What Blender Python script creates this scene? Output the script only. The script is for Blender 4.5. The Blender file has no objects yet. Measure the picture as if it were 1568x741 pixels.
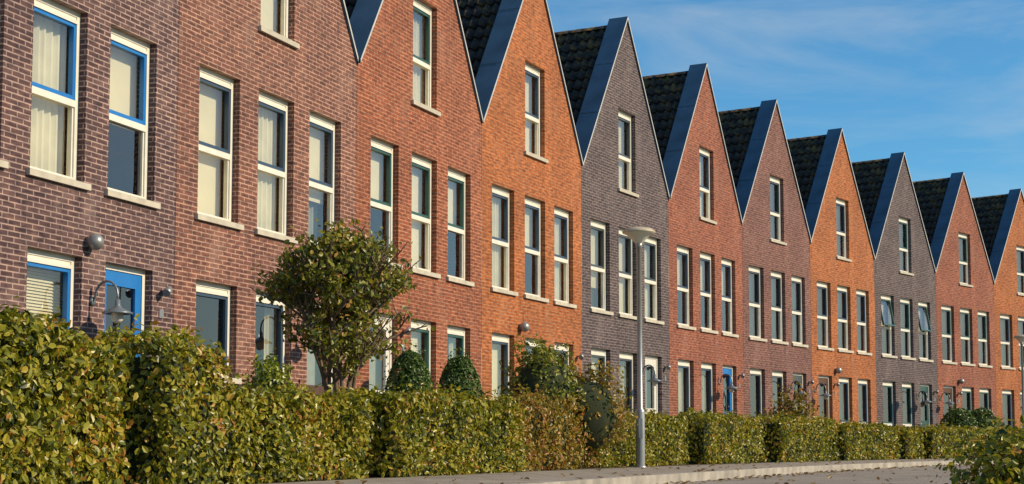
import bpy, math, random
import numpy as np
from mathutils import Vector, Matrix
random.seed(7); RNG=np.random.default_rng(11)
S=bpy.context.scene
COL=S.collection

# ------------------------------------------------------------------ helpers
class MB:
    def __init__(s): s.v=[];s.f=[];s.m=[];s.sm=[]
    def face(s,pts,m=0,smooth=False):
        b=len(s.v); s.v+= [tuple(p) for p in pts]; s.f.append(tuple(range(b,b+len(pts)))); s.m.append(m); s.sm.append(smooth)
    def box(s,x0,x1,y0,y1,z0,z1,m=0):
        b=len(s.v)
        s.v+=[(x0,y0,z0),(x1,y0,z0),(x1,y1,z0),(x0,y1,z0),(x0,y0,z1),(x1,y0,z1),(x1,y1,z1),(x0,y1,z1)]
        for q in ((0,3,2,1),(4,5,6,7),(0,1,5,4),(1,2,6,5),(2,3,7,6),(3,0,4,7)):
            s.f.append(tuple(b+i for i in q)); s.m.append(m); s.sm.append(False)
    def tube(s,pts,rad,seg=8,m=0,cap=True):
        pts=[Vector(p) for p in pts]
        if not hasattr(rad,'__len__'): rad=[rad]*len(pts)
        rings=[]; prev=None
        for i,p in enumerate(pts):
            a=pts[max(i-1,0)]; c=pts[min(i+1,len(pts)-1)]
            d=(c-a).normalized()
            if prev is None:
                u=d.orthogonal().normalized()
            else:
                u=(prev-d*prev.dot(d))
                u=u.normalized() if u.length>1e-6 else d.orthogonal().normalized()
            prev=u; w=d.cross(u)
            b=len(s.v); rings.append(b)
            for k in range(seg):
                an=2*math.pi*k/seg
                s.v.append(tuple(p+(u*math.cos(an)+w*math.sin(an))*rad[i]))
        for i in range(len(pts)-1):
            for k in range(seg):
                k2=(k+1)%seg
                s.f.append((rings[i]+k,rings[i]+k2,rings[i+1]+k2,rings[i+1]+k)); s.m.append(m); s.sm.append(True)
        if cap:
            s.f.append(tuple(rings[0]+k for k in reversed(range(seg)))); s.m.append(m); s.sm.append(False)
            s.f.append(tuple(rings[-1]+k for k in range(seg))); s.m.append(m); s.sm.append(False)
    def lathe(s,prof,c=(0,0,0),seg=24,m=0):
        cx,cy,cz=c; rings=[]
        for p in prof:
            b=len(s.v); rings.append(b)
            for k in range(seg):
                a=2*math.pi*k/seg; s.v.append((cx+p[0]*math.cos(a),cy+p[0]*math.sin(a),cz+p[1]))
        for i in range(len(prof)-1):
            mm=prof[i][2] if len(prof[i])>2 else m
            for k in range(seg):
                k2=(k+1)%seg
                s.f.append((rings[i]+k,rings[i]+k2,rings[i+1]+k2,rings[i+1]+k)); s.m.append(mm); s.sm.append(True)
    def obj(s,name,mats,parent=None):
        me=bpy.data.meshes.new(name); me.from_pydata(s.v,[],s.f); 
        for m in mats: me.materials.append(m)
        me.polygons.foreach_set('material_index',s.m); me.polygons.foreach_set('use_smooth',s.sm)
        me.update(); o=bpy.data.objects.new(name,me); COL.objects.link(o)
        if parent: o.parent=parent
        return o

def new_mat(name):
    m=bpy.data.materials.new(name); m.use_nodes=True
    return m,m.node_tree,m.node_tree.nodes['Principled BSDF']
def N(nt,t,**kw):
    n=nt.nodes.new(t)
    for k,v in kw.items(): setattr(n,k,v)
    return n
def ramp(nt,stops,fac=None):
    r=N(nt,'ShaderNodeValToRGB'); e=r.color_ramp.elements
    while len(e)<len(stops): e.new(0.5)
    for i,(p,c) in enumerate(stops): e[i].position=p; e[i].color=(c[0],c[1],c[2],1)
    if fac is not None: nt.links.new(fac,r.inputs[0])
    return r
def mixc(nt,a,b,fac,mode='MIX'):
    n=N(nt,'ShaderNodeMix',data_type='RGBA',blend_type=mode)
    for sock,val in ((n.inputs[0],fac),(n.inputs[6],a),(n.inputs[7],b)):
        if isinstance(val,bpy.types.NodeSocket): nt.links.new(val,sock)
        elif isinstance(val,(int,float)): sock.default_value=val
        else: sock.default_value=(val[0],val[1],val[2],1)
    return n.outputs[2]
def math_n(nt,op,a,b=None,c=None):
    n=N(nt,'ShaderNodeMath',operation=op)
    for i,v in enumerate((a,b,c)):
        if v is None: continue
        if isinstance(v,bpy.types.NodeSocket): nt.links.new(v,n.inputs[i])
        else: n.inputs[i].default_value=v
    return n.outputs[0]
def noise(nt,vec,scale,detail=3,rough=0.5,dist=0):
    n=N(nt,'ShaderNodeTexNoise'); n.inputs['Scale'].default_value=scale; n.inputs['Detail'].default_value=detail
    n.inputs['Roughness'].default_value=rough; n.inputs['Distortion'].default_value=dist
    if vec is not None: nt.links.new(vec,n.inputs['Vector'])
    return n.outputs['Fac']

def simple(name,col,rough=0.5,metal=0.0,var=0.12,nscale=6,bump=0.0,spec=0.5):
    m,nt,p=new_mat(name)
    tc=N(nt,'ShaderNodeTexCoord').outputs['Object']
    f=noise(nt,tc,nscale,3)
    lo=[c*(1-var) for c in col]; hi=[min(1,c*(1+var)) for c in col]
    r=ramp(nt,[(0.3,lo),(0.7,hi)],f); nt.links.new(r.outputs[0],p.inputs['Base Color'])
    p.inputs['Roughness'].default_value=rough; p.inputs['Metallic'].default_value=metal
    p.inputs['Specular IOR Level'].default_value=spec
    if bump>0:
        f2=noise(nt,tc,nscale*12,2)
        b=N(nt,'ShaderNodeBump'); b.inputs['Strength'].default_value=bump; b.inputs['Distance'].default_value=0.01
        nt.links.new(f2,b.inputs['Height']); nt.links.new(b.outputs[0],p.inputs['Normal'])
    return m

def brick_mat(name,c1,c2,mortar):
    m,nt,p=new_mat(name)
    tc=N(nt,'ShaderNodeTexCoord').outputs['Object']
    sx=N(nt,'ShaderNodeSeparateXYZ'); nt.links.new(tc,sx.inputs[0])
    u=math_n(nt,'ADD',sx.outputs[0],sx.outputs[1])
    cb=N(nt,'ShaderNodeCombineXYZ'); nt.links.new(u,cb.inputs[0]); nt.links.new(sx.outputs[2],cb.inputs[1])
    b=N(nt,'ShaderNodeTexBrick'); nt.links.new(cb.outputs[0],b.inputs['Vector'])
    b.inputs['Scale'].default_value=1; b.inputs['Brick Width'].default_value=0.215; b.inputs['Row Height'].default_value=0.0625
    b.inputs['Mortar Size'].default_value=0.0085; b.inputs['Mortar Smooth'].default_value=0.2; b.inputs['Bias'].default_value=0.0
    b.inputs['Color1'].default_value=(*c1,1); b.inputs['Color2'].default_value=(*c2,1); b.inputs['Mortar'].default_value=(*mortar,1)
    mp=N(nt,'ShaderNodeMapping'); mp.inputs['Scale'].default_value=(4.65,16,1); nt.links.new(cb.outputs[0],mp.inputs[0])
    f=noise(nt,mp.outputs[0],1.3,1)
    r=ramp(nt,[(0.32,(0.52,0.52,0.57)),(0.5,(1,1,1)),(0.68,(1.38,1.32,1.2))],f)
    c=mixc(nt,b.outputs['Color'],r.outputs[0],0.85,'MULTIPLY')
    f2=noise(nt,tc,0.55,3,0.6)
    r2=ramp(nt,[(0.3,(0.72,0.72,0.75)),(0.65,(1.12,1.1,1.07))],f2)
    c=mixc(nt,c,r2.outputs[0],0.9,'MULTIPLY')
    # lime bloom / weathering patches
    mpe=N(nt,'ShaderNodeMapping'); mpe.inputs['Scale'].default_value=(1.0,.7,1); mpe.inputs['Location'].default_value=(3.3,8.1,0); nt.links.new(cb.outputs[0],mpe.inputs[0])
    fe=noise(nt,mpe.outputs[0],1.4,5,.7)
    re=ramp(nt,[(.52,(0,0,0)),(.75,(.42,.42,.42))],fe)
    c=mixc(nt,c,mortar,re.outputs[0])
    nt.links.new(c,p.inputs['Base Color']); p.inputs['Roughness'].default_value=0.8
    p.inputs['Specular IOR Level'].default_value=0.3
    inv=math_n(nt,'SUBTRACT',1.0,b.outputs['Fac'])
    h=math_n(nt,'MULTIPLY_ADD',f,0.8,inv)
    bp=N(nt,'ShaderNodeBump'); bp.inputs['Strength'].default_value=0.6; bp.inputs['Distance'].default_value=0.008
    nt.links.new(h,bp.inputs['Height']); nt.links.new(bp.outputs[0],p.inputs['Normal'])
    return m

def leaf_mat(name,stops,patch=1.2,rough=0.38,trans=0.3):
    m,nt,p=new_mat(name)
    at=N(nt,'ShaderNodeAttribute'); at.attribute_name='rnd'
    tc=N(nt,'ShaderNodeTexCoord').outputs['Object']
    f=noise(nt,tc,patch,2)
    s=math_n(nt,'MULTIPLY_ADD',f,0.9,-0.45)
    t=math_n(nt,'ADD',at.outputs['Fac'],s)
    r=ramp(nt,stops,t)
    nt.links.new(r.outputs[0],p.inputs['Base Color']); p.inputs['Roughness'].default_value=rough
    tr=N(nt,'ShaderNodeBsdfTranslucent')
    br=mixc(nt,r.outputs[0],(1.3,1.3,0.7),1.0,'MULTIPLY'); nt.links.new(br,tr.inputs[0])
    mx=N(nt,'ShaderNodeMixShader'); mx.inputs[0].default_value=trans
    nt.links.new(p.outputs[0],mx.inputs[1]); nt.links.new(tr.outputs[0],mx.inputs[2])
    nt.links.new(mx.outputs[0],nt.nodes['Material Output'].inputs[0])
    return m

# ------------------------------------------------------------------ materials
M_white=simple('white_window_paint',(0.74,0.70,0.60),0.4,var=0.06)
M_sill=simple('concrete_sill',(0.50,0.45,0.36),0.8,var=0.15,bump=0.3)
M_metal=simple('zinc_coping',(0.075,0.135,0.195),0.40,0.2,var=0.22,nscale=2)
M_edge=simple('coping_front_edge',(0.52,0.51,0.48),0.45,0.1,var=0.1)
M_dark=simple('dark_interior',(0.05,0.045,0.04),0.9)
M_cream=simple('blind_reflection_cream',(0.76,0.67,0.50),0.85,var=0.05,nscale=2)  # blind whose cream colour also imitates hazy sky reflected in the panes
M_net=simple('net_curtain_reflection_cream',(0.72,0.66,0.53),0.9,var=0.10,nscale=3)  # net curtain, with the warm sky reflection put into its cream colour
M_grey=simple('grey_blind',(0.34,0.35,0.33),0.85,var=0.10)
M_galv=simple('galvanised_steel',(0.34,0.34,0.33),0.38,0.5,var=0.15,nscale=3)
M_bulb=simple('lamp_glass_white',(0.75,0.72,0.62),0.25,var=0.04)
M_lampbeige=simple('lamp_shade_beige',(0.50,0.42,0.30),0.5,var=0.12)
M_wlamp=simple('wall_lamp_metal',(0.20,0.23,0.25),0.35,0.4)
M_wood=simple('bark',(0.16,0.11,0.07),0.85,var=0.4,nscale=14,bump=0.5)
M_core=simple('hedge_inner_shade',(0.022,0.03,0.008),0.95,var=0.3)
SASH={'blue':simple('blue_paint',(0.015,0.17,0.50),0.35,var=0.06),
      'navy':simple('navy_paint',(0.04,0.07,0.115),0.35,var=0.06),
      'slate':simple('slate_paint',(0.065,0.08,0.09),0.4,var=0.06),
      'teal':simple('teal_paint',(0.03,0.09,0.08),0.4,var=0.06),
      'white':simple('white_door_paint',(0.7,0.68,0.61),0.4,var=0.05),
      'brown':simple('brown_paint',(0.10,0.045,0.025),0.4,var=0.06)}
def glass_mat():
    m,nt,p=new_mat('window_glass'); nt.nodes.remove(p)
    tr=N(nt,'ShaderNodeBsdfTransparent'); tr.inputs[0].default_value=(0.90,0.94,0.91,1)
    gl=N(nt,'ShaderNodeBsdfGlossy'); gl.inputs['Roughness'].default_value=0.015; gl.inputs[0].default_value=(1,1,1,1)
    fr=N(nt,'ShaderNodeFresnel'); fr.inputs[0].default_value=1.75
    tc=N(nt,'ShaderNodeTexCoord').outputs['Object']
    f=noise(nt,tc,1.6,1)
    b=N(nt,'ShaderNodeBump'); b.inputs['Strength'].default_value=0.3; b.inputs['Distance'].default_value=0.02
    nt.links.new(f,b.inputs['Height']); nt.links.new(b.outputs[0],gl.inputs['Normal'])
    mul=math_n(nt,'MULTIPLY',fr.outputs[0],1.6)
    mx=N(nt,'ShaderNodeMixShader'); nt.links.new(mul,mx.inputs[0]); nt.links.new(tr.outputs[0],mx.inputs[1]); nt.links.new(gl.outputs[0],mx.inputs[2])
    nt.links.new(mx.outputs[0],nt.nodes['Material Output'].inputs[0]); return m
M_glass=glass_mat()

def tile_mat():
    m,nt,p=new_mat('roof_tile')
    tc=N(nt,'ShaderNodeTexCoord').outputs['Object']
    f=noise(nt,tc,7,3)
    r=ramp(nt,[(0.3,(0.016,0.013,0.013)),(0.7,(0.05,0.038,0.033))],f)
    f2=noise(nt,tc,4.2,4,0.7)
    r2=ramp(nt,[(0.50,(0,0,0)),(0.60,(1,1,1))],f2)
    sx=N(nt,'ShaderNodeSeparateXYZ'); nt.links.new(tc,sx.inputs[0])
    hh=N(nt,'ShaderNodeMapRange'); nt.links.new(sx.outputs[2],hh.inputs[0]); hh.inputs[1].default_value=7.5; hh.inputs[2].default_value=10.3; hh.inputs[3].default_value=0.08; hh.inputs[4].default_value=0.95
    k=math_n(nt,'MULTIPLY',r2.outputs[0],hh.outputs[0])
    c=mixc(nt,r.outputs[0],(0.19,0.11,0.028),k)
    nt.links.new(c,p.inputs['Base Color']); p.inputs['Roughness'].default_value=0.75
    return m
M_tile=tile_mat()

PAL={ # c1,c2,mortar
 'umber':((0.078,0.042,0.044),(0.125,0.068,0.065),(0.37,0.26,0.23)),
 'plum':((0.150,0.060,0.045),(0.200,0.080,0.058),(0.41,0.26,0.20)),
 'redbrown':((0.23,0.060,0.026),(0.28,0.081,0.034),(0.40,0.21,0.14)),
 'orange':((0.33,0.088,0.020),(0.39,0.115,0.030),(0.40,0.20,0.11)),
 'grey':((0.062,0.047,0.052),(0.095,0.071,0.073),(0.24,0.19,0.185)),
 'red':((0.23,0.062,0.032),(0.28,0.080,0.040),(0.33,0.18,0.135)),
 'purple':((0.145,0.058,0.048),(0.185,0.074,0.060),(0.28,0.18,0.155)),
}
BM={k:brick_mat('brick_'+k,*v) for k,v in PAL.items()}

# ------------------------------------------------------------------ street curve
C=[(-7.42,10.27),(-5.948,15.095),(-4.304,19.87),(-2.476,24.63),(-.571,29.345),(1.514,33.87),(3.856,38.33),(6.336,42.83),(8.989,46.95),(11.858,51.03),(14.95,55.04),(18.15,58.78),(21.58,62.46),(25.17,65.98),(28.9,69.3)]
ext_b=[];x,y=C[0];h=14.5
for i in range(9):
    x-=5.02*math.sin(math.radians(h)); y-=5.02*math.cos(math.radians(h)); ext_b.append((x,y)); h-=2.2
ext_f=[];x,y=C[-1];h=50
for i in range(12):
    x+=5.02*math.sin(math.radians(h)); y+=5.02*math.cos(math.radians(h)); ext_f.append((x,y)); h+=1.6
ALL=ext_b[::-1]+C+ext_f
OFF=len(ext_b)+1     # u=0 is C[1]
A=np.array(ALL); As=A.copy()
As[1:-1]=(A[:-2]+2*A[1:-1]+A[2:])/4
def P(u,off=0.0):
    t=u+OFF; i=int(math.floor(t)); i=max(1,min(len(As)-3,i)); f=t-i
    p0,p1,p2,p3=As[i-1],As[i],As[i+1],As[i+2]
    p=0.5*((2*p1)+(-p0+p2)*f+(2*p0-5*p1+4*p2-p3)*f*f+(-p0+3*p1-3*p2+p3)*f**3)
    d=0.5*((-p0+p2)+2*(2*p0-5*p1+4*p2-p3)*f+3*(-p0+3*p1-3*p2+p3)*f*f)
    d/=np.linalg.norm(d); n=np.array([d[1],-d[0]])
    return p+n*off, d, n

# ------------------------------------------------------------------ shared roof mesh
WG=2.51; AP=10.40; EV=6.50
def roof_mesh():
    mb=MB(); slope=Vector((WG,0,-(AP-EV))); Ls=slope.length; sd=slope/Ls
    nrm=Vector((AP-EV,0,WG)).normalized()
    rows=14; step=Ls/rows; y0=0.40; y1=9.0; cols=int((y1-y0)/0.215); sub=6
    ys=[y0+0.215*(j/sub) for j in range(cols*sub+1)]
    drop=0.19
    for side in (1,-1):
        for r in range(rows):
            sa=r*step; sb=(r+1)*step+0.03
            base=len(mb.v); n=len(ys)
            for (ss,hh) in ((sa,0.0),(sb,0.055),(sb,0.005)):
                for j,yy in enumerate(ys):
                    ph=(j%sub)/sub
                    w=0.042*math.cos(2*math.pi*ph)+ (0.010*math.cos(4*math.pi*ph))
                    p=sd*ss+nrm*(hh+ (w if hh!=0.005 else w*0.3-0.01))
                    mb.v.append((side*p.x, yy, AP-drop-0.02+p.z))
            for q in range(2):
                for j in range(n-1):
                    a=base+q*n+j; b=a+1; c=b+n; d=a+n
                    mb.f.append((a,b,c,d) if side==-1 else (a,d,c,b)); mb.m.append(0); mb.sm.append(q==0)
    yy=y0
    while yy<y1:
        seg=6; r0=0.10; b=len(mb.v)
        for e,(yo,rr) in enumerate(((yy,r0),(yy+0.40,r0*0.9))):
            for k in range(seg+1):
                a=math.pi*k/seg
                mb.v.append((rr*1.1*math.cos(a),yo,AP-drop-0.055+rr*math.sin(a)))
        for k in range(seg):
            mb.f.append((b+k,b+k+seg+1,b+k+seg+2,b+k+1)); mb.m.append(0); mb.sm.append(True)
        mb.f.append(tuple(b+k for k in range(seg+1))); mb.m.append(0); mb.sm.append(False)
        yy+=0.36
    me=bpy.data.meshes.new('roof'); me.from_pydata(mb.v,[],mb.f); me.materials.append(M_tile)
    me.polygons.foreach_set('use_smooth',mb.sm); me.update(); return me
ROOF=roof_mesh()

# ------------------------------------------------------------------ window / door builder
FR=0.10
def window(mbF,mbS,mbG,mbC,x0,x1,z0,z1,trans,curt,tilt=0):
    f=0.065; ya,yb=FR,FR+0.09
    mbF.box(x0,x0+f,ya,yb,z0,z1); mbF.box(x1-f,x1,ya,yb,z0,z1)
    mbF.box(x0+f,x1-f,ya,yb,z1-f,z1); mbF.box(x0+f,x1-f,ya,yb,z0,z0+f)
    xi0,xi1=x0+f,x1-f; zt=z0+(z1-z0)*trans
    if trans>0:
        mbF.box(xi0,xi1,ya,yb,zt-0.04,zt+0.04)
        g=0.028
        mbF.box(xi0,xi0+g,ya+0.02,yb-0.01,z0+f,zt-0.04); mbF.box(xi1-g,xi1,ya+0.02,yb-0.01,z0+f,zt-0.04)
        mbG.face([(xi0+g,ya+0.05,z0+f),(xi1-g,ya+0.05,z0+f),(xi1-g,ya+0.05,zt-0.04),(xi0+g,ya+0.05,zt-0.04)])
        zb=zt+0.04
    else: zb=z0+f
    zg=z1-f
    mbF.box(xi0,xi1,ya+0.012,yb-0.02,zg-0.075,zg); mbF.box(xi0,xi1,ya-0.012,ya+0.01,zg-0.085,zg-0.045)
    zs=zg-0.078
    # opening sash (may stand ajar, hinged on top)
    s=0.05; o=-0.012
    sa,sb=ya+o+0.018,yb-0.02
    vs,vg=len(mbS.v),len(mbG.v)
    mbS.box(xi0+.003,xi0+s,sa,sb,zb,zs); mbS.box(xi1-s,xi1-.003,sa,sb,zb,zs)
    mbS.box(xi0+s,xi1-s,sa,sb,zb,zb+s); mbS.box(xi0+s,xi1-s,sa,sb,zs-s,zs)
    yg=ya+0.045
    mbG.face([(xi0+s,yg,zb+s),(xi1-s,yg,zb+s),(xi1-s,yg,zs-s),(xi0+s,yg,zs-s)])
    if tilt:
        for mbx,st in ((mbS,vs),(mbG,vg)):
            for q in range(st,len(mbx.v)):
                X,Y,Z=mbx.v[q]; mbx.v[q]=(X,Y-(zs-Z)*math.sin(tilt),zs-(zs-Z)*math.cos(tilt))
    yc=yb+0.10
    def flat(a,b,c,d,m,y=yc): mbC.face([(a,y,c),(b,y,c),(b,y,d),(a,y,d)],m)
    def wavy(a,b,c,d,m,amp=0.025,per=0.13,y=yc):
        n=max(3,int((b-a)/per*6)); pr=None
        for i in range(n+1):
            xx=a+(b-a)*i/n; yy=y+amp*math.sin(2*math.pi*(xx-a)/per+0.4*math.sin(xx*9))
            if pr: mbC.face([(pr[0],pr[1],c),(xx,yy,c),(xx,yy,d),(pr[0],pr[1],d)],m,True)
            pr=(xx,yy)
    a,b=x0-0.02,x1+0.02
    if curt=='blind': flat(a,b,z0-.02,z1,1)
    elif curt=='greyblind': flat(a,b,z0-.02,z1,3)
    elif curt=='half': flat(a,b,z0+(z1-z0)*random.uniform(.25,.45),z1,1); wavy(a,b,z0-.02,z0+(z1-z0)*.5,3,y=yc+.12)
    elif curt=='upper': flat(a,b,zt-.02,z1,1)
    elif curt=='net': wavy(a,b,z0-.02,z1,2)
    elif curt=='soft': wavy(a,b,z0-.02,z1,2,.012,.2)
    elif curt=='sides':
        w=(b-a)*random.uniform(.25,.36); wavy(a,a+w,z0-.02,z1,2,0.03,0.1); wavy(b-w,b,z0-.02,z1,2,0.03,0.1)
    elif curt=='slats':
        zz=z0
        while zz<z1-0.03:
            mbC.face([(a,yc-0.012,zz),(b,yc-0.012,zz),(b,yc+0.012,zz+0.034),(a,yc+0.012,zz+0.034)],1); zz+=0.036
def sill(mb,x0,x1,z):
    mb.box(x0-0.07,x1+0.07,-0.055,FR-0.002,z-0.075,z-0.002)
    
def door(mbF,mbS,mbG,mbC,x0,x1,z0,z1,style):
    f=0.07; ya,yb=FR,FR+0.09
    mbF.box(x0,x0+f,ya,yb,z0,z1); mbF.box(x1-f,x1,ya,yb,z0,z1); mbF.box(x0+f,x1-f,ya,yb,z1-f,z1)
    xi0,xi1=x0+f,x1-f; zt=z1-f
    sa,sb=ya+0.015,yb-0.02
    s=0.13
    zm=z0+1.0
    mbS.box(xi0+.003,xi0+s,sa,sb,z0+.02,zt-.003); mbS.box(xi1-s,xi1-.003,sa,sb,z0+.02,zt-.003)
    mbS.box(xi0+s,xi1-s,sa,sb,zt-0.18,zt-.003); mbS.box(xi0+s,xi1-s,sa,sb,zm,zm+0.14); mbS.box(xi0+s,xi1-s,sa,sb,z0+.02,z0+0.2)
    mbS.box(xi0+s,xi1-s,sa+0.02,sb-0.01,z0+0.2,zm)
    mbS.box(xi0+s+.06,xi1-s-.06,sa+0.008,sa+0.02,z0+0.28,zm-.08)
    mbG.face([(xi0+s,sa+.03,zm+.14),(xi1-s,sa+.03,zm+.14),(xi1-s,sa+.03,zt-.18),(xi0+s,sa+.03,zt-.18)])
    if style: mbC.face([(x0,yb+.1,zm),(x1,yb+.1,zm),(x1,yb+.1,zt),(x0,yb+.1,zt)],3)
    mbF.tube([(xi0+.055,sa-.004,z0+1.02),(xi0+.055,sa-.05,z0+1.02),(xi0+.16,sa-.05,z0+1.02)],0.011,6)
    mbF.box(x0,x1,-0.02,FR+.1,z0-0.05,z0+.018)

CURT_MID=['net','blind','blind','half','soft','soft','upper','net','blind','greyblind','slats','upper']
def brick_house(i,brick,sash,doorcol,gf,lamp=True,globe=False):
    c0=Vector((*C[i],0)); c1=Vector((*C[i+1],0)); t=(c1-c0); W=t.length; t.normalize()
    e=bpy.data.objects.new('brick_house',None); COL.objects.link(e)
    e.location=(c0+c1)/2; e.rotation_euler=(0,0,math.atan2(t.y,t.x)); e.empty_display_size=1
    hw=W/2-0.004
    cx=(-1.53,0.0,1.50); hwid=0.51
    ops=[]
    for k in range(3): ops.append(dict(x0=cx[k]-hwid,x1=cx[k]+hwid,z0=3.35,z1=5.37,kind='w',tr=.46))
    ops.append(dict(x0=-0.49,x1=0.49,z0=6.25,z1=8.13,kind='w',tr=.42))
    for k in range(3):
        g=gf[k]
        if g=='D': ops.append(dict(x0=cx[k]-hwid,x1=cx[k]+hwid,z0=0.10,z1=2.5,kind='d'))
        elif g=='T': ops.append(dict(x0=cx[k]-hwid,x1=cx[k]+hwid,z0=0.45,z1=2.5,kind='w',tr=.3))
        else: ops.append(dict(x0=cx[k]-hwid,x1=cx[k]+hwid,z0=1.24,z1=2.5,kind='w',tr=0))
    mb=MB(); top=lambda x: (AP-0.07)-(AP-EV)*abs(x)/WG
    cuts=sorted(set([-hw,hw,0.0]+[o['x0'] for o in ops]+[o['x1'] for o in ops]))
    for a,b in zip(cuts[:-1],cuts[1:]):
        cov=sorted([(o['z0'],o['z1']) for o in ops if o['x0']<=a+1e-6 and o['x1']>=b-1e-6])
        z=-0.3
        for (p,q) in cov:
            mb.face([(a,0,z),(b,0,z),(b,0,p),(a,0,p)]); z=q
        mb.face([(a,0,z),(b,0,z),(b,0,top(b)),(a,0,top(a))])
    R=0.215
    for o in ops:
        x0,x1,z0,z1=o['x0'],o['x1'],o['z0'],o['z1']
        mb.face([(x0,0,z0),(x0,R,z0),(x0,R,z1),(x0,0,z1)]); mb.face([(x1,0,z0),(x1,0,z1),(x1,R,z1),(x1,R,z0)])
        mb.face([(x0,0,z1),(x0,R,z1),(x1,R,z1),(x1,0,z1)]); mb.face([(x0,0,z0),(x1,0,z0),(x1,R,z0),(x0,R,z0)])
    for sx in (-1,1):
        xx=sx*(hw-0.01)
        mb.face([(xx,0.02,-0.3),(xx,9,-0.3),(xx,9,EV-.35),(xx,.02,EV-.35)])
    mb.face([(-hw,9,-.3),(hw,9,-.3),(hw,9,EV-.3),(0,9,AP-.3),(-hw,9,EV-.3)])
    mb.obj('walls',[BM[brick]],e)
    mi=MB(); yi=1.1; hx=hw-0.05
    mi.face([(-hx,yi,0),(hx,yi,0),(hx,yi,5.9),(-hx,yi,5.9)]); mi.face([(-1.4,yi,5.9),(1.4,yi,5.9),(1.0,yi,8.4),(-1.0,yi,8.4)])
    for zz in (0.02,2.9,5.75): mi.face([(-hx,.225,zz),(hx,.225,zz),(hx,yi,zz),(-hx,yi,zz)])
    for xx in (-.76,.76): mi.face([(xx,.225,0),(xx,yi,0),(xx,yi,5.75),(xx,.225,5.75)])
    mi.obj('interior',[M_dark],e)
    F,Sh,G,Cu,Si=MB(),MB(),MB(),MB(),MB()
    mid=random.choice(CURT_MID)
    for n,o in enumerate(ops):
        if o['kind']=='w':
            if o['z0']<3: cu=random.choice(['sides','slats','blind','none','sides','net','none'])
            elif o['z0']>6: cu=random.choice(['blind','net','soft','blind'])
            else: cu=mid if random.random()<.4 else random.choice(CURT_MID)
            if i==1: cu={1:'net',2:'upper',5:'slats'}.get(n,cu)
            if i==2: cu={0:'blind',1:'net',2:'half',4:'none',5:'sides'}.get(n,cu)
            if i==2 and o['z0']>6: cu='blind'
            if i==3: cu={0:'upper',1:'blind',2:'upper'}.get(n,cu)
            tl=math.radians(11) if (i==9 and n in (0,2)) else 0
            window(F,Sh,G,Cu,o['x0'],o['x1'],o['z0'],o['z1'],o['tr'],cu,tilt=tl); sill(Si,o['x0'],o['x1'],o['z0'])
    D=MB()
    for o in ops:
        if o['kind']=='d': door(F,D,G,Cu,o['x0'],o['x1'],o['z0'],o['z1'],random.random()<.4)
    F.obj('window_frames',[M_white],e); Sh.obj('window_sashes',[SASH[sash]],e)
    G.obj('window_glass',[M_glass],e); Cu.obj('curtains',[M_dark,M_cream,M_net,M_grey],e); Si.obj('window_sills',[M_sill],e)
    if D.v: D.obj('front_door',[SASH[doorcol]],e)
    r=bpy.data.objects.new('tiled_roof',ROOF); COL.objects.link(r); r.parent=e
    cp=MB(); nx,nz=(AP-EV),WG; l=math.hypot(nx,nz); nx/=l;nz/=l
    for sgn in (-1,1):
        def prism(y0,y1,ta,tb,mt,mf):
            def z(x,tt): return AP-(AP-EV)*x/WG - tt/nz
            xe=WG-0.006
            q=[(0,z(0,ta)),(xe,z(xe,ta)),(xe,z(xe,tb)),(0,z(0,tb))]
            fr=[(sgn*x,y0,zz) for x,zz in q]; bk=[(sgn*x,y1,zz) for x,zz in q]
            if sgn<0: fr=fr[::-1]; bk=bk[::-1]
            cp.face(fr[::-1],mf); cp.face(bk,mt)
            for a in range(4):
                b=(a+1)%4; cp.face([fr[a],fr[b],bk[b],bk[a]],mt)
        prism(-0.045,0.44,0.0,0.038,0,1)
        prism(0.012,0.415,0.038,0.16,0,0)
        for k in range(1,3):
            s=k/3*WG
            zc=AP-(AP-EV)*s/WG
            hx_=0.012
            cp.face([(sgn*(s-hx_),-0.04,zc+.03+.012),(sgn*(s-hx_),.43,zc+.03+.012),(sgn*(s+hx_),.43,zc-.0+.012-.01),(sgn*(s+hx_),-0.04,zc+.012-.01)],0)
    cp.obj('gable_coping',[M_metal,M_edge],e)
    if lamp:
        dk=[k for k in range(3) if gf[k]=='D']
        dx=cx[dk[0]] if dk else 1.5
        L=MB(); x=dx-0.78; z=2.0
        L.lathe([(0.0,0),(0.055,0),(0.055,.02),(0,.02)],(0,0,0),12)
        for j in range(len(L.v)):
            vx,vy,vz=L.v[j]; L.v[j]=(x+vx,-vz,z+vy)
        arm=[(x,-.01,z)]
        for k in range(9):
            a=math.pi*(k/8)
            arm.append((x,-.05-0.15*(1-math.cos(a)),z+0.06+0.17*math.sin(a)))
        arm.append((x,-.35,z+.0)); L.tube(arm,0.015,6)
        L.lathe([(0.0,0.0,0),(0.03,0.0,0),(0.035,-.07,0),(0.06,-.10,0),(0.175,-.15,0),(0.178,-.168,0),(0.07,-.15,0),(0.065,-.15,1),(0.065,-.24,1),(0.03,-.27,1),(0,-.275,1)],(x,-.35,z+.01),18)
        L.obj('wall_lamp',[M_wlamp,M_bulb],e)
        Q=MB(); qx=min(dx+0.72,hw-.2); qz=2.25
        Q.tube([(qx,0,qz),(qx,-.09,qz+.02)],.014,6); Q.tube([(qx-.09,-.13,qz-.03),(qx+.04,-.09,qz+.045)],[.05,.04],10)
        Q.box(qx-.05,qx+.05,-.012,0.004,1.92,2.03)
        Q.obj('door_spotlight',[M_galv],e)
    if globe:
        Q=MB(); gx=0.62 if i==1 else -0.75; gz=2.68
        Q.lathe([(0.001,-.10),(.05,-.088),(.088,-.05),(.10,0),(.088,.05),(.05,.088),(0.001,.10)],(gx,-.1,gz),16)
        Q.box(gx-.05,gx+.05,-.03,.004,gz-.06,gz+.06); Q.obj('alarm_beacon',[M_galv],e)
    return e

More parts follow.
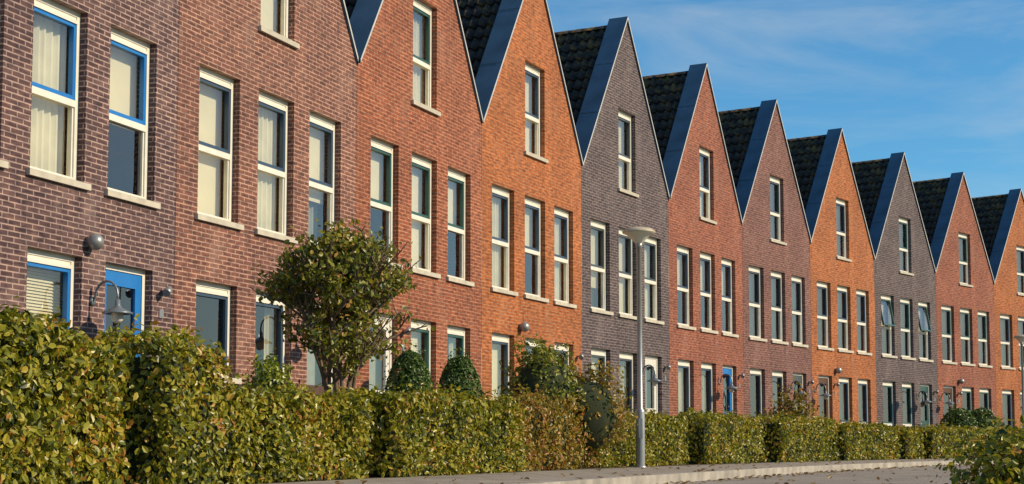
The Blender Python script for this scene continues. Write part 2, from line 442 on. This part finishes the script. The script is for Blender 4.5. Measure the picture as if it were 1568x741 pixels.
H=[('umber','navy','brown','WWD',False),('umber','blue','blue','WWD',True),('plum','navy','brown','WTD',False),('redbrown','teal','white','DWT',False),
   ('orange','navy','slate','TWW',True),('grey','slate','white','TTD',False),('red','navy','blue','TTD',False),('purple','slate','slate','TTD',False),
   ('orange','navy','brown','DTT',True),('grey','teal','teal','TTD',False),('red','teal','brown','DTT',True),('orange','navy','blue','TTD',False),
   ('grey','slate','white','TTD',False),('red','navy','slate','TTD',False)]
for i,(b,s,d,g,gl) in enumerate(H): brick_house(i,b,s,d,g,True,gl)

# ------------------------------------------------------------------ ground strips
def strip(name,o0,o1,z,mat,u0=-8.5,u1=23,step=0.25,side_face=0.0):
    mb=MB(); us=np.arange(u0,u1,step); pr=None
    for u in us:
        a=P(u,o0)[0]; b=P(u,o1)[0]
        cur=[(a[0],a[1],z),(b[0],b[1],z),(b[0],b[1],z-side_face),(a[0],a[1],z-side_face)]
        if pr:
            mb.face([pr[0],pr[1],cur[1],cur[0]])
            if side_face>0:
                mb.face([pr[1],pr[2],cur[2],cur[1]]); mb.face([pr[3],pr[0],cur[0],cur[3]])
        pr=cur
    return mb.obj(name,[mat])
def paver_mat(name,c1,c2,mo,bw,bh,rot=0,rough=.85):
    m,nt,p=new_mat(name); tc=N(nt,'ShaderNodeTexCoord').outputs['Object']
    mp=N(nt,'ShaderNodeMapping'); mp.inputs['Rotation'].default_value=(0,0,rot); nt.links.new(tc,mp.inputs[0])
    b=N(nt,'ShaderNodeTexBrick'); nt.links.new(mp.outputs[0],b.inputs[0]); b.inputs['Scale'].default_value=1
    b.inputs['Brick Width'].default_value=bw; b.inputs['Row Height'].default_value=bh; b.inputs['Mortar Size'].default_value=.008
    b.inputs['Color1'].default_value=(*c1,1); b.inputs['Color2'].default_value=(*c2,1); b.inputs['Mortar'].default_value=(*mo,1)
    f=noise(nt,tc,1.1,4,.65); r=ramp(nt,[(.3,(.62,.60,.58)),(.7,(1.12,1.1,1.06))],f)
    c=mixc(nt,b.outputs[0],r.outputs[0],.9,'MULTIPLY')
    f2=noise(nt,tc,40,2); r2=ramp(nt,[(.3,(.7,.7,.7)),(.7,(1.15,1.15,1.15))],f2)
    c=mixc(nt,c,r2.outputs[0],.7,'MULTIPLY')
    nt.links.new(c,p.inputs[0]); p.inputs['Roughness'].default_value=rough
    bp=N(nt,'ShaderNodeBump'); bp.inputs['Strength'].default_value=.4; bp.inputs['Distance'].default_value=.006
    h=math_n(nt,'SUBTRACT',f2,b.outputs['Fac']); nt.links.new(h,bp.inputs['Height']); nt.links.new(bp.outputs[0],p.inputs['Normal'])
    return m
M_pave=paver_mat('pavement_slabs',(.33,.285,.23),(.39,.335,.27),(.15,.12,.09),.3,.3,.35)
M_road=paver_mat('road_pavers',(.30,.26,.215),(.38,.33,.275),(.16,.13,.105),.21,.105,.6)
M_kerb=simple('kerb_concrete',(.34,.305,.26),.8,var=.3,nscale=3,bump=.3)
M_soil=simple('garden_soil',(.07,.05,.035),.95,var=.4,nscale=8,bump=.6)
M_grass=simple('grass_ground',(.07,.10,.025),.9,var=.4,nscale=5,bump=.6)
strip('garden_ground',-.3,4.15,0.0,M_soil)
strip('pavement',4.15,6.25,0.0,M_pave)
strip('kerb',6.25,6.40,0.006,M_kerb,side_face=.16)
strip('road',6.40,10.3,-0.10,M_road)
strip('kerb',10.3,10.42,-0.0,M_kerb,side_face=.16)
strip('grass_verge',10.42,14,-0.02,M_grass)
g=MB(); g.face([(-700,-700,-.16),(900,-700,-.16),(900,900,-.16),(-700,900,-.16)]); g.obj('ground',[M_grass])

# ------------------------------------------------------------------ leaves
def unit(v): return v/np.maximum(np.linalg.norm(v,axis=1,keepdims=True),1e-9)
def leaf_obj(name,pts,nrm,size,mats,core=None,wid=.6,rnd=None,parent=None):
    n=len(pts); r=RNG.normal(size=(n,3))
    t=unit(np.cross(nrm,r)); 
    b=unit(np.cross(nrm,t)); nn=unit(np.cross(t,b))
    L=(size*RNG.uniform(.65,1.25,n))[:,None]
    w=L*wid*.5; fold=L*.10
    V=np.stack([pts-t*L*.5, pts-t*L*.15-b*w+nn*fold, pts+t*L*.25-b*w*.75+nn*fold*.8, pts+t*L*.5-nn*fold*.6, pts+t*L*.25+b*w*.75+nn*fold*.8, pts-t*L*.15+b*w+nn*fold],1).reshape(-1,3)
    base=(np.arange(n)*6)[:,None]
    Fq=np.concatenate([base+np.array([0,1,2,3]),base+np.array([0,3,4,5])],1).reshape(-1,4)
    rv=RNG.uniform(0,1,n) if rnd is None else rnd
    rr=np.repeat(rv,2)
    verts=V.tolist(); faces=Fq.tolist(); mi=[0]*len(faces); rr=rr.tolist(); sm=[False]*len(faces)
    if core:
        o=len(verts); verts+=[list(v) for v in core.v]; faces+=[[i+o for i in f] for f in core.f]; mi+=[m+1 for m in core.m]; rr+=[0.0]*len(core.f); sm+=core.sm
    me=bpy.data.meshes.new(name); me.from_pydata(verts,[],faces)
    for m in mats: me.materials.append(m)
    me.polygons.foreach_set('material_index',mi); me.polygons.foreach_set('use_smooth',sm)
    a=me.attributes.new('rnd','FLOAT','FACE'); a.data.foreach_set('value',rr)
    me.update(); ob=bpy.data.objects.new(name,me); COL.objects.link(ob)
    if parent: ob.parent=parent
    return ob
def lump(p):
    x,y,z=p[:,0],p[:,1],p[:,2]
    return (np.sin(x*3.1+y*2.3+1)+np.sin(y*4.7-z*5+2)+np.sin(x*6.3+z*7.1)+np.sin((x+y)*9.1-z*3))/4

LM_hedge=leaf_mat('hedge_leaves',[(0.0,(.035,.05,.006)),(.28,(.13,.15,.010)),(.55,(.29,.28,.020)),(.85,(.46,.37,.04)),(1,(.40,.19,.03))])
LM_red=leaf_mat('hedge_leaves_autumn',[(0.0,(.06,.06,.01)),(.3,(.20,.17,.02)),(.6,(.34,.25,.03)),(.85,(.40,.19,.04)),(1,(.34,.11,.03))])
LM_bush=leaf_mat('shrub_leaves',[(0.0,(.04,.07,.008)),(.4,(.13,.17,.015)),(.8,(.28,.29,.025)),(1,(.35,.29,.04))])
LM_tree=leaf_mat('tree_leaves',[(0.0,(.05,.08,.01)),(.4,(.16,.17,.018)),(.8,(.30,.28,.03)),(1,(.42,.22,.05))],patch=2)
LM_con=leaf_mat('conifer_leaves',[(0.0,(.03,.07,.01)),(.6,(.08,.14,.018)),(1,(.16,.22,.03))],trans=.15)
LM_lime=leaf_mat('lime_shrub_leaves',[(0.0,(.10,.15,.01)),(.6,(.28,.31,.02)),(1,(.38,.38,.03))])
LM_dead=leaf_mat('fallen_leaf',[(0.0,(.12,.06,.02)),(.6,(.25,.14,.04)),(1,(.3,.22,.06))])

def hedge(u0,u1,hfun,leaf,dens,mat,o0=3.50,o1=4.15,name='hedge',rag=1.0):
    """clipped hedge following the street curve"""
    Lm=(u1-u0)*5.0; D=o1-o0; hm=hfun((u0+u1)/2)
    pts=[];nr=[]
    def add(n,us,os,zf,nf):
        for k in range(n):
            p,d,nn=P(us[k],os[k]); pts.append((p[0],p[1],zf[k])); 
            v=nf(k,d,nn); nr.append(v)
    def hh(u): return hfun(u)
    nF=int(Lm*hm*dens); us=RNG.uniform(u0,u1,nF); zs=np.array([RNG.uniform(0.02,1)*hh(u) for u in us])
    add(nF,us,[o1]*nF,zs,lambda k,d,n:(n[0],n[1],0.15))
    nT=int(Lm*D*dens*.9); us=RNG.uniform(u0,u1,nT); os_=RNG.uniform(o0,o1,nT)
    add(nT,us,os_,[hh(u) for u in us],lambda k,d,n:(0,0,1))
    nB=int(Lm*hm*dens*.2); us=RNG.uniform(u0,u1,nB); zs=np.array([RNG.uniform(0.3,1)*hh(u) for u in us])
    add(nB,us,[o0]*nB,zs,lambda k,d,n:(-n[0],-n[1],0.1))
    for ue,sg in ((u0,-1),(u1,1)):
        nE=int(D*hm*dens); os_=RNG.uniform(o0,o1,nE); zs=RNG.uniform(0.02,1,nE)*hh(ue)
        add(nE,[ue]*nE,os_,zs,lambda k,d,n:(d[0]*sg,d[1]*sg,0.1))
    pts=np.array(pts,float); nr=np.array(nr,float)
    dep=RNG.normal(0,.03,len(pts))-np.abs(RNG.normal(0,.04,len(pts)))+.085*rag*lump(pts)
    sh=RNG.random(len(pts))<.07; dep[sh]+=RNG.uniform(.02,.13,sh.sum())*rag
    pts+=unit(nr)*dep[:,None]
    nrm=unit(unit(nr)+RNG.normal(0,.66,nr.shape))
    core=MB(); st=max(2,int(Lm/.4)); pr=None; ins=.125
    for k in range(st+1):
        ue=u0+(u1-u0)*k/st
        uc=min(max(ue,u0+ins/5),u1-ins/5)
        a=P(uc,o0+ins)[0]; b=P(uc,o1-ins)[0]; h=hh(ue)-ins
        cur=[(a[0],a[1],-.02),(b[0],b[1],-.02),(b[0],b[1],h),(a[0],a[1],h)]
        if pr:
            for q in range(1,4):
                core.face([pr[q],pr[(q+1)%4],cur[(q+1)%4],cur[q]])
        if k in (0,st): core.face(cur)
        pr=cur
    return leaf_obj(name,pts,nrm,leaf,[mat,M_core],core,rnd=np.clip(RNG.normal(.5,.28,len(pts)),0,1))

def wob(a,b): return lambda u: a+b*math.sin(u*23.0)+b*.6*math.sin(u*51+1)
def tall_end(u):
    return .76+.012*math.sin(u*30)+.36*(1/(1+math.exp((u+.235)*110)))
hedge(-2.2,-.59,lambda u:1.10-.10*max(0,(u+.9))*3.4+.03*math.sin(u*21),.060,1900,LM_hedge,o1=4.27)
hedge(-.45,.33,tall_end,.060,1700,LM_hedge,o1=4.2)
hedge(.45,1.23,wob(.85,.02),.06,1300,LM_hedge,o1=4.25)
hedge(1.31,1.90,wob(.93,.06),.062,1100,LM_red,rag=1.5,o1=4.1)
hedge(2.08,3.02,wob(.82,.018),.065,850,LM_hedge,o0=3.3,o1=3.95)
hedge(3.19,3.94,wob(.88,.018),.07,650,LM_hedge,o0=3.4,o1=4.05)
hedge(4.13,4.96,wob(.92,.018),.075,520,LM_hedge,o1=4.2)
hedge(5.16,6.04,wob(.84,.018),.085,420,LM_hedge)
hedge(6.2,6.48,wob(.80,.018),.085,420,LM_hedge)
hedge(6.68,7.66,wob(.86,.018),.09,360,LM_hedge)
hedge(7.8,9.5,wob(.86,.018),.1,300,LM_hedge)
hedge(9.65,12.0,wob(.86,.018),.12,200,LM_hedge)

def shrub(name,c,rad,n,leaf,mat,rough=.12,core=True,nrmj=.6,lumpy=.12):
    d=unit(RNG.normal(size=(n,3))); 
    d[:,2]=np.where(d[:,2]<-.75,-d[:,2],d[:,2])
    r=1-np.abs(RNG.normal(0,rough,n))+lumpy*lump(d*1.7+np.array(c)[None,:])
    st=RNG.random(n)<.05; r[st]+=RNG.uniform(0,.18,st.sum())
    rad=np.array(rad); pts=np.array(c)+d*r[:,None]*rad
    pts[:,2]=np.maximum(pts[:,2],.01)
    nrm=unit(d/rad*rad.mean()+RNG.normal(0,nrmj,(n,3)))
    cm=None
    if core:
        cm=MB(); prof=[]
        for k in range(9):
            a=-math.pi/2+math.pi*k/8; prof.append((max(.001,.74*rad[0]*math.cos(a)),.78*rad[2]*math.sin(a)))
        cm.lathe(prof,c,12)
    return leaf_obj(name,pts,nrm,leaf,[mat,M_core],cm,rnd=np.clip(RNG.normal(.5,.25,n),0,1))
shrub('lime_shrub',(-2.36,15.3,.58),(.30,.30,.58),2800,.045,LM_lime,rough=.2,lumpy=.35)
shrub('clipped_conifer',(-1.33,20.3,.76),(.33,.33,.80),7800,.040,LM_con,rough=.04,lumpy=.03)
shrub('clipped_conifer',(-.70,20.9,.72),(.33,.33,.80),7800,.040,LM_con,rough=.04,lumpy=.03)
shrub('garden_shrub',(.42,22.4,.92),(.58,.52,.86),5200,.06,LM_bush,rough=.25,lumpy=.45)
shrub('garden_shrub',(1.05,22.7,.76),(.66,.45,.66),3800,.06,LM_red,rough=.25,lumpy=.45)
shrub('garden_shrub',(4.0,34.2,.6),(.5,.5,.5),1200,.08,LM_bush,rough=.2,lumpy=.3)
shrub('garden_shrub',(7.1,39.8,.85),(.70,.5,.90),1500,.09,LM_red,rough=.3,lumpy=.4,core=False)
shrub('topiary_ball',(14.1,49.6,.80),(.62,.62,.74),2800,.08,LM_con,rough=.05,lumpy=.04)
shrub('topiary_ball',(15.1,50.6,.82),(.58,.58,.74),2600,.08,LM_con,rough=.05,lumpy=.04)
shrub('roadside_bush',(2.95,9.0,.0),(.50,.5,.44),4600,.05,LM_hedge,rough=.35,lumpy=.35,core=False)

# ------------------------------------------------------------------ small tree
def small_tree(name,base,height,crown_w,nleaf,leaf,mat):
    rg=random.Random(5); mb=MB(); lp=[]
    e=bpy.data.objects.new(name,None); COL.objects.link(e); e.location=base
    cz=height*.66
    def inside(p): return (p.x/(crown_w*.5))**2+(p.y/(crown_w*.5))**2+(max(0,p.z-cz)/(height*.34))**2<1
    def branch(p,d,L,r,lev):
        pts=[p]; rad=[r]; n=6; dd=d.copy()
        for k in range(n):
            dd=(dd+Vector((rg.gauss(0,.11),rg.gauss(0,.11),rg.gauss(.05,.05)))).normalized()
            q=pts[-1]+dd*L/n
            if not inside(q) and rg.random()<.55: break
            pts.append(q); rad.append(r*(1-.8*(k+1)/n)+.002)
        if len(pts)<2: return
        mb.tube(pts,rad,6 if lev<2 else 4,0,False)
        m=len(pts)
        if lev>=1:
            for k in range(1,m):
                for _ in range(5 if lev>=2 else 2):
                    lp.append(pts[k]+Vector((rg.gauss(0,.035),rg.gauss(0,.035),rg.gauss(0,.035))))
        elif m>4: lp.extend([pts[-1]]*6)
        if lev<3 and m>2:
            for j in range((7,6,4)[lev]):
                k=rg.randint(min(2,m-1),m-1); a=rg.uniform(0,2*math.pi)
                side=Vector((math.cos(a),math.sin(a),rg.uniform(-.15,.7))).normalized()
                branch(pts[k],(dd*.5+side*.8).normalized(),L*rg.uniform(.36,.58),rad[k]*.65+.002,lev+1)
    mb.tube([(0,0,-.05),(0.0,0,.25),(0.02,0,.45)],[.07,.055,.05],8)
    for j in range(7):
        a=j*math.pi*2/7+.3; sp=rg.uniform(.12,.46)
        d=Vector((math.cos(a)*sp,math.sin(a)*sp,1)).normalized()
        branch(Vector((0.02+.02*math.cos(a),.02*math.sin(a),.40)),d,height*rg.uniform(.62,.84),.028,0)
    mb.obj('trunk_and_limbs',[M_wood],e)
    pts=np.array([tuple(v) for v in lp]); pts=pts[pts[:,2]>.95+.12*np.sin(pts[:,0]*9)]
    lo=(np.sin(pts[:,0]*8+1)+np.sin(pts[:,1]*9+pts[:,2]*5)+np.sin(pts[:,2]*9-pts[:,0]*6))/3
    rr=(pts[:,0]**2+pts[:,1]**2)**.5/(crown_w*.5)
    pts=pts[(lo>-.38)|(rr<.4)]
    idx=RNG.integers(0,len(pts),nleaf); pts=pts[idx]+RNG.normal(0,.032,(nleaf,3))
    nrm=unit(RNG.normal(0,1,(nleaf,3))+np.array([0.9,-.3,.5]))
    leaf_obj('foliage',pts,nrm,leaf,[mat],None,rnd=np.clip(RNG.normal(.5,.25,nleaf),0,1),parent=e,wid=.7)
    return e
small_tree('small_tree',(-1.84,16.5,0),2.55,1.62,7600,.062,LM_tree)

# tree row across the street (reflected in the panes)
pts=[];tk=MB()
for k,u in enumerate(np.arange(-3,13,1.0)):
    p=P(u,44+3*math.sin(k*2.1))[0]; hgt=6.5+1.8*math.sin(k*1.7)
    tk.tube([(p[0],p[1],-.2),(p[0],p[1],hgt*.6)],[.2,.1],6)
    d=unit(RNG.normal(size=(420,3)))*(RNG.uniform(.3,1,420)**.5)[:,None]
    pts.append(np.array([p[0],p[1],hgt*.6])+d*np.array([2.6,2.6,hgt*.42]))
pts=np.concatenate(pts); 
leaf_obj('tree_row',pts,unit(RNG.normal(size=pts.shape)),.75,[LM_bush,M_wood],tk)

# fallen leaves
n=700; us=RNG.uniform(-.5,7,n); of=np.where(RNG.random(n)<.5,RNG.normal(6.65,.16,n),RNG.uniform(4.2,9.5,n))
pp=[]; 
for u,o in zip(us,of):
    p=P(u,o)[0]; z=.014 if o<6.4 else -.086
    pp.append((p[0],p[1],z))
leaf_obj('fallen_leaves',np.array(pp),unit(np.array([0,0,1])+RNG.normal(0,.25,(n,3))),.07,[LM_dead])

# ------------------------------------------------------------------ street lamps
def street_lamp(loc,H=4.0):
    mb=MB(); k=H-4.0
    mb.lathe([(.072,0),(.072,.85),(.067,.88),(.042,.91),(.040,2.0),(.035,3.66+k),(.05,3.67+k),(.052,3.74+k),(.035,3.76+k)],(0,0,0),16,0)
    mb.lathe([(.09,-.01),(.09,.02),(.075,.03)],(0,0,0),16,0)
    mb.lathe([(.045,3.74+k,1),(.075,3.77+k,1),(.13,3.83+k,1),(.20,3.885+k,1),(.25,3.905+k,2),(.26,3.92+k,2),(.255,3.938+k,2),(.20,3.975+k,2),(.10,4.0+k,2),(.001,4.006+k,2)],(0,0,0),32,1)
    mb.box(-.03,.03,-.0765,-.07,.45,.75,0)
    o=mb.obj('street_lamp',[M_galv,M_bulb,M_lampbeige]); o.location=loc
    return o
street_lamp((1.975,24.2,0),3.72); street_lamp((16.75,51.4,0))

# ------------------------------------------------------------------ light & sky
phi=math.atan2(-.2,1.0); el=math.radians(29)
sd=Vector((math.cos(phi)*math.cos(el),math.sin(phi)*math.cos(el),math.sin(el)))
sl=bpy.data.lights.new('sun','SUN'); sl.energy=4.9; sl.angle=math.radians(.5); sl.color=(1,.83,.58)
so=bpy.data.objects.new('sun',sl); COL.objects.link(so); so.rotation_euler=(-sd).to_track_quat('-Z','Y').to_euler(); so.location=(30,-10,30)
w=bpy.data.worlds.new("World"); S.world=w; w.use_nodes=True
nt=w.node_tree; bg=nt.nodes['Background']
sk=N(nt,'ShaderNodeTexSky'); sk.sky_type='NISHITA'; sk.sun_disc=False
sk.sun_elevation=el; sk.sun_rotation=math.pi/2-phi; sk.dust_density=.4; sk.ozone_density=2.0; sk.air_density=1.0; sk.altitude=200
tcn=N(nt,'ShaderNodeTexCoord'); gen=tcn.outputs['Generated']
tint=mixc(nt,sk.outputs[0],(.60,1.24,1.52),1.0,'MULTIPLY')
# bright warm haze low in the sky on the sun's side
dp=N(nt,'ShaderNodeVectorMath',operation='DOT_PRODUCT'); nt.links.new(gen,dp.inputs[0]); dp.inputs[1].default_value=(math.cos(phi),math.sin(phi),0)
hz=N(nt,'ShaderNodeMapRange',interpolation_type='SMOOTHSTEP'); nt.links.new(dp.outputs['Value'],hz.inputs[0]); hz.inputs[1].default_value=.36; hz.inputs[2].default_value=.80
sz=N(nt,'ShaderNodeSeparateXYZ'); nt.links.new(gen,sz.inputs[0])
hv=N(nt,'ShaderNodeMapRange',interpolation_type='SMOOTHSTEP'); nt.links.new(sz.outputs[2],hv.inputs[0]); hv.inputs[1].default_value=.08; hv.inputs[2].default_value=.34; hv.inputs[3].default_value=.7; hv.inputs[4].default_value=.03
hf=math_n(nt,'MULTIPLY',hz.outputs[0],hv.outputs[0])
tint=mixc(nt,tint,(7.6,6.4,4.8),hf)
mp=N(nt,'ShaderNodeMapping'); mp.inputs['Rotation'].default_value=(0,math.radians(14),0); mp.inputs['Scale'].default_value=(3.2,3.2,17); nt.links.new(gen,mp.inputs[0])
c1=noise(nt,mp.outputs[0],1.0,6,.6,.7)
mp2=N(nt,'ShaderNodeMapping'); mp2.inputs['Scale'].default_value=(2,2,5); nt.links.new(gen,mp2.inputs[0])
c2=noise(nt,mp2.outputs[0],1.3,1)
cr=ramp(nt,[(.44,(0,0,0)),(.74,(1,1,1))],c1); cr2=ramp(nt,[(.35,(0.12,.12,.12)),(.62,(1,1,1))],c2)
cm=math_n(nt,'MULTIPLY',cr.outputs[0],cr2.outputs[0]); cm=math_n(nt,'MULTIPLY',cm,.7)
# clouds thicken towards the sunny side
ce=N(nt,'ShaderNodeMapRange'); nt.links.new(sz.outputs[0],ce.inputs[0]); ce.inputs[1].default_value=0.0; ce.inputs[2].default_value=.35; ce.inputs[3].default_value=.45; ce.inputs[4].default_value=1.1
cm=math_n(nt,'MULTIPLY',cm,ce.outputs[0])
colr=mixc(nt,tint,(6.6,7.0,7.1),cm)
nt.links.new(colr,bg.inputs[0]); bg.inputs[1].default_value=.095
S.view_settings.view_transform='Standard'; S.view_settings.look='None'; S.view_settings.exposure=0

# ------------------------------------------------------------------ camera
cd=bpy.data.cameras.new('camera'); co=bpy.data.objects.new('camera',cd); COL.objects.link(co)
cd.sensor_width=36; cd.lens=36*2400/1568; cd.shift_y=.0698; cd.clip_end=3000; cd.clip_start=.05
co.location=(0,0,.30); co.rotation_euler=(math.radians(94.9),0,0); S.camera=co
